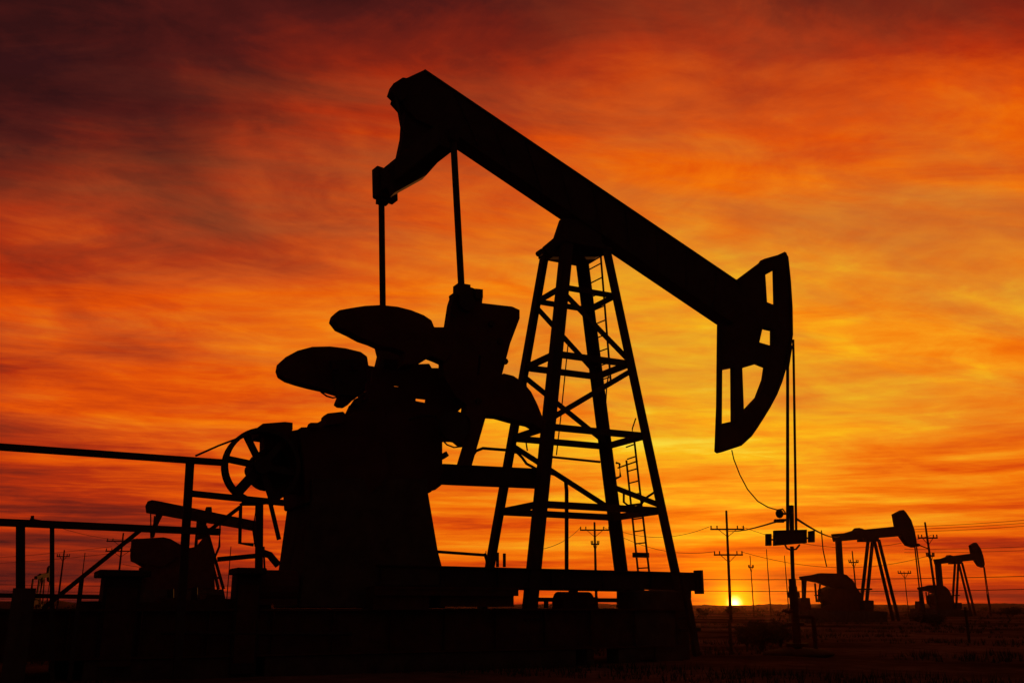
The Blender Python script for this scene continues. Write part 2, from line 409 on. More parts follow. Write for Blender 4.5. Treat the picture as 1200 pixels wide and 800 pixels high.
# gearbox on its pedestal
gb=MB()
M.slab(gb,[(352,500),(380,500),(381,489),(396,486),(408,486),(420,480),(438,482),(440,476),(470,476),(472,482),(500,482),(505,487),(519,489),(519,545),(521,548),(514,565),(505,577),(358,590)],-1.05,.75)
gear=gb.build('gearbox',CAST,pump,.03)
gg=MB(); M.slab(gg,[(404,489),(411,474),(419,470),(422,462),(430,458),(430,448),(436,446),(438,431),(474,431),(475,427),(503,426),(506,431),(520,431),(524,424),(532,440),(548,470),(552,490),(552,505),(519,505),(440,500)],-.98,-.85,[[(487.5,465.5),(500.5,467),(500,472),(487,469.5)],[(461,450.3),(469,451.5),(469,453.3),(462,452.6)],[(530,480),(536,482.5),(543,476),(545.5,478.5),(539,485),(531,484)]])
gg.build('crank_guard',CAST,gear)
for P_ in ([(414,472),(418,466),(424,468),(421,476)],[(470,430),(472,423),(482,423),(484,430)],[(517,498),(524,500),(524,508),(517,510)],[(362,500),(364,495),(374,495),(375,501)]):
    q_=MB(); M.slab(q_,P_,-1.2,-1.0); q_.build('lug',STEEL,gear)
for a_,b_q in (((421,466),(427,462)),((425,470),(431,466))): MB().tube([M.v(*a_,-1.1),M.v(*b_q,-1.1)],.03,6).build('brake_rod',STEEL,gear)
MB().tube([M.v(480,492,-1.3),M.v(486,489,-1.3),M.v(495,487,-1.3),M.v(510,487,-1.3),M.v(520,500,-1.3)],.035,6).build('oil_pipe',STEEL,gear)
MB().box(M.v(455,428,-.9),(.3,.3,.2)).build('breather_cap',STEEL,gear)
gd=MB(); M.slab(gd,[(381,487),(384,484),(402,482),(408,488),(400,496),(381,498)],-1.2,-.9); gd.build('breather_box',CAST,gear)
gd=MB(); M.slab(gd,[(304,499),(308,496),(334,494),(343,495),(343,503),(338,512),(306,508)],-.9,.1); gd.build('shaft_bracket',CAST,gear)
gd=MB(); gd.tube([M.v(420,545,-1.06),M.v(420,545,-1.2)],.62,28); cov=gd.build('bearing_cover',CAST,gear)
MB().tube([M.v(519,531,-1.0),M.v(522,536,-1.0)],.1,8).build('oil_plug',CAST,gear)
gp=MB()
M.slab(gp,[(366,560),(502,560),(502,576),(523,700),(523,712),(349,712),(351,700),(366,586)],-1.2,.9)
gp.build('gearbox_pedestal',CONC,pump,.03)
# belt pulley (six arms) on the gearbox input shaft
wc=M.v(306,546,-1.0); wr=43.5/F_PX*19.3
wh=MB().annulus((wc.x,wc.z),wr,wr-.085,-1.17,-1.09).annulus((wc.x,wc.z),wr-.05,wr-.085,-1.09,-.93).annulus((wc.x,wc.z),wr,wr-.085,-.93,-.85)
wheel=wh.build('belt_pulley',STEEL,pump,smooth=False)
hb=MB().tube([Vector((wc.x,-1.2,wc.z)),Vector((wc.x,-.2,wc.z))],.17,20); hb.build('hub',STEEL,wheel)
hs=MB().annulus((wc.x+.25,wc.z),.42,.05,-.75,-.35,28); hs.build('brake_drum',STEEL,wheel)
for k in range(6):
    an=R(112+60*k+ (8 if k==0 else 0)); d=Vector((math.cos(an),0,math.sin(an)))
    c=Vector((wc.x,-1.02,wc.z)); w0=.2 if k==2 else .13
    MB().bar(c+d*.1,c+d*(wr-.06),.08,w0,Vector((0,1,0)).cross(d)).build('spoke',STEEL,wheel)
hg=MB()
M.slab(hg,[(310,510),(350,503),(362,575),(336,578),(326,584),(317,568),(309,558)],-.75,-.3); hg.build('shaft_housing',CAST,gear)
# frame under the pulley
pf=MB()
def seg(mb,a,b,v,w=.07,d=.07): mb.bar(M.v(a[0],a[1],v),M.v(b[0],b[1],v),d,w,(0,1,0) if False else (0,0,1)); return mb
def pipe(mb,pts,v,r): mb.tube([M.v(p[0],p[1],v) for p in pts],r,8); return mb
seg(pf,(304,590),(303,712),-1.1,.13,.13); pipe(pf,[(317,590),(327,632)],-1.1,.045); pipe(pf,[(282,592),(281,636),(297,638)],-1.1,.035); pipe(pf,[(282,592),(284,590),(302,590)],-1.1,.04)
pipe(pf,[(304,646),(316,650),(326,662)],-1.1,.07); pipe(pf,[(309,640),(311,690)],-.9,.02); pipe(pf,[(300,592),(298,610),(296,618),(299,640)],-1.1,.015)
pf.build('pulley_frame',STEEL,pump)
# tie beam from the gearbox to the tower
tbm=MB()
M.slab(tbm,[(512,545),(520,543),(637,549),(637,571),(520,566),(510,574)],-.55,-.25)
tbm.build('tie_beam',STEEL,pump,.01)
hr=MB(); pipe(hr,[(551,544),(553,535),(558,528),(566,525),(592,527),(606,530),(612,536),(617,543),(628,549)],-.5,.035); pipe(hr,[(606,525),(626,536)],-.3,.03)
hr.build('handrail',STEEL,pump)
cp=MB(); pipe(cp,[(642,553),(650,555),(658,558),(663,564),(664,575),(664,668)],.1,.05); pipe(cp,[(645,535),(703,541)],.1,.03); cp.build('drain_pipe',STEEL,pump)
ro=MB(); ro.tube([M.v(666,400,-.2),M.v(662,440,-.2),M.v(657,490,-.2),M.v(652,533,-.2)],.015,6); ro.build('signal_cable',WIRE,pump)
for v_,pts in ((.6,((713,440),(711,452),(710,470))),(.6,((745,490),(741,502),(741,512))),(.6,((616,445),(617,456),(622,463))),(.6,((616,515),(618,528))),(-1,((518,515),(524,521),(532,524),(541,523)))):
    MB().tube([M.v(*p,v_) for p in pts],.018,6).build('loose_wire',WIRE,pump)
# ladders on the horsehead side of the tower
def ladder(a0,a1,b0,b1,du,n,r=.028):
    def P(px,py):
        u_=1.2
        for _ in range(12): q=M.u(px,py,u_); u_=la(q.z)+du
        return M.u(px,py,u_)
    A0,A1,B0,B1=P(*a0),P(*a1),P(*b0),P(*b1)
    lad=MB().tube([A0,A1],r,8).build('ladder',STEEL,pump)
    MB().tube([B0,B1],r,8).build('side_rail',STEEL,lad)
    for i in range(n):
        f_=(i+.5)/n; q=B0.lerp(B1,f_); p=A0.lerp(A1,f_); p=Vector((p.x,p.y,q.z)) if True else p
        MB().tube([p,q],.018,6).build('rung',STEEL,lad)
ladder((688,302),(697,432),(704,300),(716,450),.03,9)
ladder((734,539),(748,672),(743,513),(761,672),.03,11)
for v_,r_,pts in ((-.2,.03,[(722,542),(726,543),(727,558),(722,560)]),(.3,.02,[(724,548),(747,540)]),(.3,.03,[(731,575),(731,588),(736,592),(752,590),(757,583),(766,577)])):
    pipe(MB(),pts,v_,r_).build('ladder_guard',STEEL,pump)
MB().box(M.v(751,650,.4),(.42,.15,.12)).build('junction_box',STEEL,pump)
# horsehead
hh=MB()
f='f'
M.slab(hh,[(862,330),(878,318),(894,306),(896,303),(921,296),(924,301),(927,329),(929,360),(929.5,392),(927,409),(922,430),(917,447),(911,462),(903,477),(895,490),(888,501),(881,511),(869,522),(852,527,f),(840,531,f),(837,529,f),(839,476,f),(840,382,f),(842,360,f)],-.1,.1,
 [[(897,322),(905,317,f),(906,361,f),(899,354)],[(894,383),(902,388,f),(902,408,f),(890,401)],[(870,431),(884,427,f),(894,431,f),(892,445,f),(884,466,f),(872,483)],[(846.5,433),(855.5,432,f),(856,494,f),(846,496)]])
head=hh.build('horsehead',STEEL,pump)
wpl=MB(); cv=[M.v(a_,b_q,-.1) for a_,b_q in ((920.5,297),(925.5,329),(927.5,360),(928,392),(925.5,409),(920.5,430),(915.5,447),(909,462),(901,477),(893,490),(886,501),(879,511),(868,521))]
inn=[Vector((p.x-.07,p.y,p.z+.03)) for p in cv][::-1]
lp=cv+inn; wpl.loft([Vector((p.x,-.1-.05,p.z)) for p in lp],[Vector((p.x,.2,p.z)) for p in lp]); wpl.build('face_plate',STEEL,head)
# bridle
T=M.v(927,405,-.1)
cb=[]
ub=M.v(922.5,622,0)
for (a,b,c_) in (((927,405),(923,430),(923,624)),((929.5,398),(930,420),(933,622))):
    MB().tube([M.v(*a,0),M.v(*b,0),M.v(*c_,0)],.045 if a[0]<928 else .035,8).build('bridle_cable',WIRE,pump)
ch=MB()
M.slab(ch,[(909,621),(946,620),(946,636),(909,639)],-.05,.07); carrier=ch.build('carrier_bar',STEEL,pump,.01)
ch=MB(); M.slab(ch,[(899,625),(904.3,625),(904.3,639),(899,639)],-.04,.04); M.slab(ch,[(949,622),(955,621),(955,635),(949,635)],-.04,.04); M.slab(ch,[(903,631),(950,629),(950,631),(903,633)],-.02,.02); ch.build('end_plate',STEEL,carrier)
ch=MB(); ch.tube([M.v(927.5,592,0),M.v(928,622,0)],.065,12); ch.build('rod_clamp',STEEL,carrier)
ch=MB(); ch.tube([M.v(920,638,0),M.v(922,642,0),M.v(927,644,0),M.v(933,643,0),M.v(937,638,0)],.025,6); ch.build('load_cell_cord',WIRE,carrier)
MB().tube([M.v(928,640,0),M.v(930,700,0)],.055,12).build('polished_rod',STEEL,pump)
# skid frame
sk=MB()
for vv in (-1.15,1.15):
    p=M.v(440,672,-1.15); q=M.v(818,680,-1.15)
    sk.ibeam((p.x,vv,1.84),(q.x,vv,1.80),.24,.42)
for uu in (-5,-3.2,-1.4,.4,2.2): sk.bar((uu,-1.1,1.8),(uu,1.1,1.8),.12,.25)
skid=sk.build('skid_frame',STEEL,pump)
ec_=MB(); q=M.v(818,680,-1.15); ec_.box((q.x+.02,-1.15,1.79),(.06,.3,.56)); ec_.build('end_plate',STEEL,skid)
ls=MB()
u0=M.v(300,740,-1.3).x; u1=M.v(797,740,-1.3).x
ls.ibeam((u0-4.6,-1.3,.74),(u1,-1.3,.74),.3,.86,.04); ls.ibeam((u0-4.6,1.3,.74),(u1,1.3,.74),.3,.86,.04)
ls.box(((u0+u1)/2-2.3,0,.74),(u1-u0+4.6,2.3,.8))
lsk=ls.build('base_frame',RUST,pump)
for a,b in ((100,300),(310,672),(685,693),(722,747),(765,797)):
    ua,ub=M.v(a,760,-1.3).x,M.v(b,760,-1.3).x
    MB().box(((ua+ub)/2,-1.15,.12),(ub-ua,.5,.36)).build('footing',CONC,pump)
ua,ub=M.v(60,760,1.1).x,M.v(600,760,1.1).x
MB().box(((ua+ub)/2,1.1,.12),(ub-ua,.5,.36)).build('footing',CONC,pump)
lm=MB(); M.slab(lm,[(94,704),(128,704),(130,706),(186,705),(188,700),(206,700),(209,703),(240,702),(243,696),(262,697),(264,701),(318,701),(318,714),(94,714)],-1.2,-.6)
lm.build('pump_tray',RUST,pump)
MB().tube([M.v(188,741,-1.5),M.v(330,742,-1.5),M.v(412,742,-1.5)],.035,8).tube([M.v(300,741,-1.5),M.v(300,760,-1.4)],.04,8).build('foot_pipe',STEEL,pump)
mm=MB(); c=M.v(322,686,-1.1); mm.tube([c+Vector((-.35,0,0)),c+Vector((-.15,0,0)),c+Vector((.4,0,0))],.3,16).box(c+Vector((0,0,-.3)),(.8,.5,.12)); mm.build('brake_motor',CAST,pump)
for a_,b_q in (((200,690),(200,704)),((228,688),(228,703))): MB().tube([M.v(*a_,-1.0),M.v(*b_q,-1.0)],.06,8).build('lubricator',STEEL,pump)
dk=MB(); pa=M.v(435,689,-1.5); pb=M.v(602,690,-1.5)
dk.box(((pa.x+pb.x)/2,-1.3,1.58),(pb.x-pa.x,.9,.05)); dk.box(((pa.x+pb.x)/2,-1.7,1.5),(pb.x-pa.x,.05,.14))
dk.box((pa.x+.6,-1.3,1.35),(1.2,.7,.4)); dk.box((pb.x-.9,-1.3,1.36),(1.7,.6,.3))
dk.build('deck_plate',RUST,pump)
mt=MB(); c=M.v(672,707,-.6); mt.tube([c+Vector((-.42,0,0)),c+Vector((-.3,0,0)),c+Vector((.42,0,0))],.27,20); mt.box(c+Vector((0,0,-.25)),(.9,.5,.3)).box(c+Vector((0,0,.3)),(.14,.2,.14)); mt.box(c+Vector((.5,0,0)),(.16,.3,.3)); mt.build('drive_motor',CAST,pump)
pp=MB(); pp.tube([M.v(627,702,.5),M.v(735,703,.5)],.05,8).tube([M.v(640,700,.5),M.v(640,712,.5)],.06,8); pp.tube([M.v(724,692,.5),M.v(724,712,.5)],.03,8); pp.build('flow_pipe',STEEL,pump)
for a,b in ((742,805),):
    c0=M.v(a,700,-1.3).x; c1=M.v(b,700,-1.3).x
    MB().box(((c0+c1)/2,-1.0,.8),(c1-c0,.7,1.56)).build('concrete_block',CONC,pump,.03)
st=MB(); st.bar(M.v(800,672,-1.55),M.v(817,768,-1.55),.14,.12,(0,1,0)).bar(M.v(797,738,-1.5),M.v(820,737,-1.5),.1,.08).bar(M.v(808,690,-1.5),M.v(808,700,-1.5),.08,.05); st.build('end_strut',STEEL,pump)
sr=MB()
for a,b in (((511,645),(516,664)),((512,646),(568,650)),((568,648),(573,664)),((583,647),(583,664)),((591,648),(591,664))): sr.tube([M.v(*a,-.9),M.v(*b,-.9)],.035,6)
sr.build('deck_railing',STEEL,pump)

# ------------------------------------------------------------------ wellhead under the carrier bar
wp=M.v(930,700,0); wpos=Vector((OX+wp.x*M.c-wp.y*M.s, OY+wp.x*M.s+wp.y*M.c, 0))
well=empty('wellhead',wpos,TH,'squat wellhead with stuffing box standing under the big pump rod','wellhead')
mb=MB().tube([(0,0,.0),(0,0,1.75)],.115,16).tube([(0,0,.18),(0,0,.27)],.3,20).tube([(0,0,.72),(0,0,.8)],.24,20); mb.build('casing_pipe',CAST,well)
MB().tube([(0,0,1.45),(0,0,1.6)],.17,16).tube([(0,0,1.75),(0,0,1.95)],.10,12).build('stuffing_box',CAST,well)
MB().tube([(0,0,.95),(.7,.1,.95),(.75,.1,.9),(.75,.1,.0)],.06,10).build('flow_line',CAST,well)
MB().tube([(-.1,0,1.1),(-.32,0,1.1)],.05,8).tube([(-.32,-.14,1.1),(-.32,.14,1.1)],.02,8).build('valve_wheel',CAST,well)
mb=MB().ball((0,0,0),.9,(1.1,1,.16),16); mb.build('dirt_mound',DIRT,well)
# lamp-like load transmitter beside the rod
tr=empty('transmitter',wpos,TH,'small round transmitter hung beside the rod just above the carrier bar','transmitter')
def loc2(F,P,root_o): return P
wF=Frame((wpos.x,wpos.y),TH)
MB().ball(wF.v(913.5,601.5,0),.12,(.9,.9,1.05),16).build('housing',STEEL,tr,smooth=True)
MB().tube([wF.v(913,609,0),wF.v(922,609,0)],.035,8).tube([wF.v(908,610,0),wF.v(918,610,0)],.05,8).tube([wF.v(915,602,0),wF.v(926,601,0)],.03,8).tube([wF.v(912,597,0),wF.v(917,596,0),wF.v(920,600,0)],.02,6).build('bracket',STEEL,tr)
cd=MB().tube([M.v(857.5,527,.15),M.v(860,538,.13),M.v(867,556,.1),M.v(876,573,.06),M.v(888,587,.03),M.v(900,594,.0),M.v(912,597.5,0)],.016,6)
o=cd.build('signal_cord',WIRE); o.location=(OX,OY,0); o.rotation_euler=(0,0,TH)
tag(o,'thin cord looping from the tip of the big horsehead to the rod','cord')

# ------------------------------------------------------------------ railings at left
V1=-1.95
ug=empty('guard_rail',(OX,OY,0),TH,'high steel guard rail running in from the left edge towards the belt pulley','guard rail')
def px_bar(pts,v,w,name,par,m=STEEL,d=None):
    mb=MB()
    for a,b in zip(pts,pts[1:]): mb.bar(M.v(*a,v),M.v(*b,v),d or w,w)
    return mb.build(name,m,par)
px_bar([(-70,518.5),(264,542)],V1,.115,'top_rail',ug)
px_bar([(224,578),(333,589)],V1,.11,'middle_rail',ug)
P=M.v(223,537,V1); q=M.v(213,700,V1); q=P+(q-P)*(P.z/(P.z-q.z)); MB().bar(P,q,.13,.14).build('post',STEEL,ug)
MB().tube([M.v(262,541,V1),M.v(262,551,V1)],.05,8).build('end_stub',STEEL,ug)
MB().tube([M.v(229,534,V1),M.v(256,522,V1-.02),M.v(285,511,V1+.1)],.022,6).build('tie_cable',WIRE,ug)
V2=-2.25
lg=empty('pipe_railing',(OX,OY,0),TH,'low pipe railing with thin posts and a slanting brace at the left edge','railing')
px_bar([(-70,608.5),(258,623)],V2,.12,'top_rail',lg)
px_bar([(-70,696),(116,699)],V2,.07,'bottom_rail',lg)
for px_,w_ in ((24,.14),(61,.07)):
    P=M.v(px_,614,V2); q=M.v(px_,734,V2); q=P+(q-P)*(P.z/(P.z-q.z)); MB().bar(P,q,w_,w_).build('post',STEEL,lg)
P=M.v(96,676,V2); MB().bar(P,(P.x,V2,0),.07,.07).build('post',STEEL,lg)
px_bar([(168,618),(50,713)],V2,.075,'slanting_brace',lg)
MB().box(Vector((M.v(24,725,V2).x,V2,.75)),(.34,.34,1.5)).build('post_footing',CONC,lg)
MB().tube([M.v(38,611,V2),M.v(38,604,V2)],.03,6).tube([M.v(35,608,V2),M.v(52,611,V2)],.02,6).build('clip',STEEL,lg)
MB().tube([M.v(258,612,V2),M.v(257,640,V2),M.v(252,652,V2),M.v(254,662,V2)],.022,6).build('hanging_chain',WIRE,lg)
px_bar([(255,655),(299,651)],-1.4,.09,'stub_rail',lg)
MB().tube([M.v(247,620,-1.6),M.v(281,594,-1.3)],.04,8).build('stay_rod',STEEL,lg)

def cabinet(name,pts,roof,v0,v1,label):
    c=M.v((pts[0]+pts[1])/2,pts[3],v0)
    a=M.v(pts[0],pts[2],v0); b=M.v(pts[1],pts[2],v0)
    P=Vector((OX+c.x*M.c-v0*M.s,OY+c.x*M.s+v0*M.c,0))
    r=empty(name,P,TH,label,'cabinet')
    W=b.x-a.x; H=(a.z+b.z)/2; D=v1-v0
    MB().box((0,D/2,H/2),(W,D,H)).build('body',STEEL,r,.02)
    MB().box((0,D/2-.05,H+.05),(W+roof,D+.3,.12)).build('lid',STEEL,r,.02)
    MB().box((0,-.015,H*.5),(W*.82,.025,H*.78)).box((W*.3,-.05,H*.5),(.04,.05,.18)).build('door',RUST,r)
    return r
cabinet('control_cabinet',(116,160,675,740),.25,-1.4,-.5,'dark lidded control cabinet behind the railing brace at left')
cabinet('switch_box',(273,302,672,740),.1,-1.5,-1.0,'small dark switch box below the belt pulley')

# ------------------------------------------------------------------ far pump jacks
def far_pump(name,anchor,th,label):
    G=on_ground(*anchor); F=Frame((G.x,G.y),th)
    r=empty(name,(G.x,G.y,0),th,label,'pump jack','pump jacks of the oil field')
    def sl(nm,pts,v0,v1,m=STEEL,par=r,holes=()):
        mb=MB(); F.slab(mb,pts,v0,v1,holes); return mb.build(nm,m,par)
    def ln(nm,segs,w,v,par=r,m=STEEL):
        mb=MB()
        for a,b in segs: mb.bar(F.v(*a,v),F.v(*b,v),w,w)
        return mb.build(nm,m,par)
    return G,F,r,sl,ln
G,F,r,sl,ln=far_pump('pump_jack',(1031,727),R(27),'mid sized pump jack with raised horsehead, nearer of the two beyond the wellhead')
sl('walking_beam',[(979.5,625),(994,624),(1004,621),(1007,618),(1011,619),(1013,620),(1054,616),(1060,617),(1060,626),(1054,628),(1030,630),(982,634)],-.3,.3)
sl('horsehead',[(1049.5,602),(1059,597),(1062,600),(1068,609),(1072,621),(1074.5,635),(1072.5,641),(1065,638.5),(1058,629),(1052,616)],-.25,.25)
for vv in (-.9,.9): sl('pitman_arm',[(981,633),(986.5,633),(989,673),(983,673)],vv-.12+.0,vv+.12)
tw=sl('tower',[(1014,629),(1030,628),(1030,634),(1014,634)],-.5,.5)
for vv in (-.95,.95):
    for a,b in (((1020,632),(1009,697)),((1027,632),(1050,727))):
        A_=F.v(*a,0); B2=F.v(*b,0); A_.y=vv*.28; B2.y=vv*.34; B2.z=max(B2.z,0)
        MB().bar(A_,(B2.x,B2.y,0 if b[1]>700 else B2.z-1.6),.22,.22).build('leg',STEEL,tw)
MB().bar(F.v(1013.5,690,0)+Vector((0,-.8,0)),F.v(1013.5,690,0)+Vector((0,.8,0)),.15,.15).build('cross_bar',STEEL,tw)
ck=sl('crank',[(940,675),(955,673),(962,671),(985,671.5),(992,673),(1000,680),(1004,688),(1000,690),(975,688),(960,682),(941,679)],-1.1,-.7,CAST)
sl('counterweight',[(970,690),(978,687),(995,684),(1004,688),(1010,697),(1010,708),(975,708),(970,702)],-.6,.6,CAST,ck)
sl('gearbox',[(984,690),(1010,694),(1012,704),(1024,706),(1024,727),(960,727),(962,712),(980,706)],-.5,.7,CAST)
sl('brake_post',[(941,679),(945.5,679),(944.5,700),(941.5,700)],-.9,-.7)
sl('motor',[(939,700),(949,700),(950,708),(951,716),(938,716)],-1.0,-.3,CAST)
ln('guard_frame',[((955,683),(957,705)),((961,684),(959,705)),((955,697),(963,697)),((963,697),(963,712))],.12,-.4)
sl('base',[(948,714),(1040,716),(1040,729),(944,729)],-1.1,1.1,CONC)
sl('switch_box',[(1014,703),(1024,703),(1024,714),(1014,714)],-1.3,-.7)
ln('bridle_cable',[((1072,640),(1077.5,690))],.09,-.1); ln('bridle_cable',[((1074,640),(1080.5,690))],.09,.1)
MB().tube([F.v(1078.5,688,0),(F.v(1080,688,0).x,0,0)],.16,8).build('wellhead_pipe',STEEL,r)
pA=r
def place(src,anchor,scale_px,th,label):
    """same real size, set farther off"""
    c=copy_tree(src); c['label']=label
    d=src.location.y/scale_px; P=at_y(anchor,HZ,d); c.location=(P.x,P.y,0); c.rotation_euler=(0,0,th); return c
place(pA,1128.5,.655,R(29),'smaller distant pump jack at the right edge with its horsehead up')
place(pA,45,.42,R(100),'tiny pump jack far off between the two leftmost railing posts')
# left, tail towards us
G,F,r,sl,ln=far_pump('pump_jack',(240,728),R(22),'pump jack at left seen behind the guard rail, beam tipping down to the right')
sl('walking_beam',[(170.5,592),(173,587),(178,585.5),(185,586.5),(217,593),(299,610),(301,616),(297,621),(256,614),(215,607.5),(190,603),(171.5,600)],-.35,.35)
sl('tail_bearing',[(183,601),(191,603),(187,611),(183,620),(181,629),(176,629),(176,622),(180,612)],-.2,.2)
ln('pitman_arm',[((176.5,600),(177,632))],.1,-.9); ln('pitman_arm',[((181,604),(178.5,632))],.1,.9)
sl('bearing_cap',[(241,596),(242,593.5),(248,593.5),(248.5,599),(246,599),(241,599)],-.3,.3)
sl('horsehead',[(296,611),(300,612),(306,618),(307,640),(304,655),(300,640),(297,622)],-.2,.2)
tw=sl('tower',[(231,610),(242,612),(242,618),(239,622),(241,630),(231,632)],-.4,.4)
for a,b in (((232,612),(229,645)),((240,612),(240,640)),((241,616),(262,690)),((239,618),(256,690))):
    A_=F.v(*a,0); B2=F.v(*b,0); MB().bar(A_,B2,.2,.25).build('leg',STEEL,tw)
MB().bar(F.v(250,676,0),F.v(259,677,0),.12,.15).build('cross_bar',STEEL,tw)
ck=sl('crank',[(154,633),(156,631),(180,630),(192,629),(200,631),(212,638),(220,642),(230,640),(238,630),(243,630),(247,640),(251,650),(252,672),(247,688),(200,690),(170,690),(172,672),(166,664),(158,659),(153,657),(152.5,650)],-1.2,-.7,CAST)
sl('counterweight',[(154,633),(160,631),(192,629),(208,636),(212,650),(190,664),(163,659),(153,656)],-1.5,-1.22,CAST,ck)
sl('gearbox',[(163,665),(200,655),(250,660),(252,690),(240,727),(165,727)],-.65,.8,CAST)
sl('base',[(150,690),(262,690),(270,729),(146,729)],-1.2,1.2,CONC)

# ------------------------------------------------------------------ utility poles and wires
def util_pole(px,topy,h,label,arms=((.35,1.1),),lean=0,rz=0,lamp=False,r_=.13,insul=True):
    d=(h-CH)*F_PX/(HZ-topy)*.985
    P=at_y(px,HZ,d); 
    o=empty('utility_pole',(P.x,P.y,0),rz,label,'utility pole','utility poles across the field')
    tx=lean*h
    MB().tube([(0,0,-.1),(tx*.5,0,h*.5),(tx,0,h)],r_*1.2,8,r_*.75).build('pole',WOOD,o)
    for dz,hw in arms:
        c=Vector((tx*(1-dz/h),0,h-dz))
        mb=MB().bar(c+Vector((-hw,-.12,0)),c+Vector((hw,-.12,0)),.12,.14)
        mb.bar(c+Vector((-hw*.55,-.12,0)),c+Vector((0,-.1,-.7)),.05,.05).bar(c+Vector((hw*.55,-.12,0)),c+Vector((0,-.1,-.7)),.05,.05)
        mb.build('cross_arm',WOOD,o)
        for f_ in (-.95,-.6,.6,.95):
            MB().tube([c+Vector((hw*f_,-.12,.06)),c+Vector((hw*f_,-.12,.34))],.06,6).build('insulator',STEEL,o)
    if lamp:
        c=Vector((tx*.7,0,h*.72)); MB().tube([c,c+Vector((-.9,0,.35))],.06,6).ball(c+Vector((-1.2,0,.4)),.3,(1.3,.8,.6),8).build('transformer',STEEL,o)
    return o,P,h
PL={}
PL[855]=util_pole(855.5,605,10,'tall two armed utility pole standing right in front of the setting sun',((1.75,1.6),(4.1,1.35)),.02)
PL[700]=util_pole(699,618,9.5,'utility pole with a wide single arm seen through the tower legs',((.8,1.5),(2.2,.4)))
PL[1097]=util_pole(1099,618,9.6,'leaning utility pole with a tilted arm between the two pump jacks at right',((1.6,1.0),(3.4,.4)),-.03,0,True)
PL[135]=util_pole(135,630,10,'utility pole with double cross arms behind the control cabinet',((1.0,1.9),(2.2,1.9),(5.6,.7)))
PL[67]=util_pole(67,649,9,'slim utility pole with one short arm beside the thin railing post',((.9,.9),))
util_pole(92,652,8,'bare thin pole between the slanting brace and the slim utility pole',(),r_=.07)
util_pole(883,655,8,'shorter of two thin poles just right of the sun',((1.6,.35),),r_=.07)
util_pole(903,648,9,'taller of two thin poles right of the sun beside the rod',(),r_=.07)
util_pole(924,655,8,'thin bare pole partly hidden by the wellhead',(),r_=.07)
util_pole(1005,650,8,'short pole with a box under the beam of the nearer right pump jack',((1.4,.6),),r_=.1)
util_pole(1064,672,6.0,'low pole with crooked arm standing between the two right pump jacks',((.3,.9),),r_=.06)
util_pole(569,650,8,'thin bare pole seen left of the second tower leg',(),r_=.07)
util_pole(265,645,9,'thin bare pole at the foot of the left pump jack',(),r_=.07)
def wire(a,b,sag,label,r_=.022,name='power_line',grp='wires strung across the sky'):
    a=Vector(a); b=Vector(b); o_=a.copy()
    pts=[(a.lerp(b,i/24)-Vector((0,0,sag*4*(i/24)*(1-i/24))))-o_ for i in range(25)]
    o=MB().tube(pts,r_,5).build(name,WIRE); o.location=o_; tag(o,label,'power line',grp); return o
def tip(k,dz,x=0): o,P,h=PL[k]; return Vector((P.x+x,P.y-.12,h-dz))
wire(at_y(620,645,60),tip(700,.5,-1.4),.5,'wire rising from behind the tower leg to the left end of the pole arm')
wire(tip(700,.5,1.4),tip(855,1.5,-1.5),1.0,'upper wire from the pole behind the tower to the pole in front of the sun')
wire(tip(700,.5,.9),tip(855,3.8,-1.2),1.0,'lower wire from the pole behind the tower to the pole in front of the sun')
wire(tip(855,1.5,1.5),tip(1097,1.3,.2),1.6,'wire from the sunlit pole to the arm of the leaning pole')
wire(tip(855,3.8,1.3),tip(1097,3.2,.2),1.4,'wire from the lower arm of the sunlit pole to the leaning pole')
for k,(ya,yb) in enumerate(((617,600),(620,604),(623,608),(643,636),(647,641))):
    wire(at_y(1060,ya,104+k*2),at_y(1330,yb-4,84+k*2),.25,['topmost','second','third','fourth','fifth'][k]+' of the wires running off to the right edge above the horizon')
for k,(ya,yb) in enumerate(((677,671),(690,687))):
    wire(at_y(760,ya+1,150),at_y(1330,yb,140),.4,['upper','lower'][k]+' of the two long level wires low behind the right pump jacks',.05)
for k,(ya,yb) in enumerate(((655,640),(661,648))):
    wire(at_y(-60,ya,150),at_y(131,yb,108),.3,['upper','lower'][k]+' wire reaching the double armed pole from the left edge')
wire(at_y(52,612,90),tip(135,.9,1.2),.4,'wire sloping down to the double armed pole below the low rail')
wire(at_y(144,661,108),at_y(330,672,110),.5,'wire running right from the double armed pole behind the left pump jack')
for k,yy in enumerate((683,690,700)):
    wire(at_y(-60,yy,190),at_y(280,yy+3,190),.3,['top','middle','bottom'][k]+' of three faint wires near the horizon at left',.035)
wire(at_y(500,690,150),at_y(760,684,150),.3,'faint level wire low behind the big tower',.035)
wire(tip(855,1.9,0.0),(at_y(913,610,wpos.y)),.15,'service cable from the sunlit pole to the transmitter',.03,'service_cable','service cables at the wellhead')
wire(at_y(934,608,wpos.y),at_y(984,628,G.y),.25,'service cable from the rod to the nearer right pump jack',.035,'service_cable','service cables at the wellhead')
o=MB().tube([(0,0,0),(0,0,-.55),(.06,0,-1.0)],.016,6).build('hanging_cord',WIRE); o.location=at_y(962.5,621,wpos.y+.5); tag(o,'short cord hanging from the service cable right of the carrier bar','cord')
o=MB().tube([(0,0,-.1),(0,0,.85)],.045,8).build('marker_post',WOOD); P=on_ground(857,764); o.location=(P.x,P.y,0); tag(o,'short bare post stuck in the ground below the sun','post','low posts in the field')
o=MB().tube([(0,0,-.1),(0,0,1.2)],.05,8).build('marker_post',WOOD); P=on_ground(1136,752); o.location=(P.x,P.y,0); tag(o,'short post standing alone in the right foreground','post','low posts in the field')

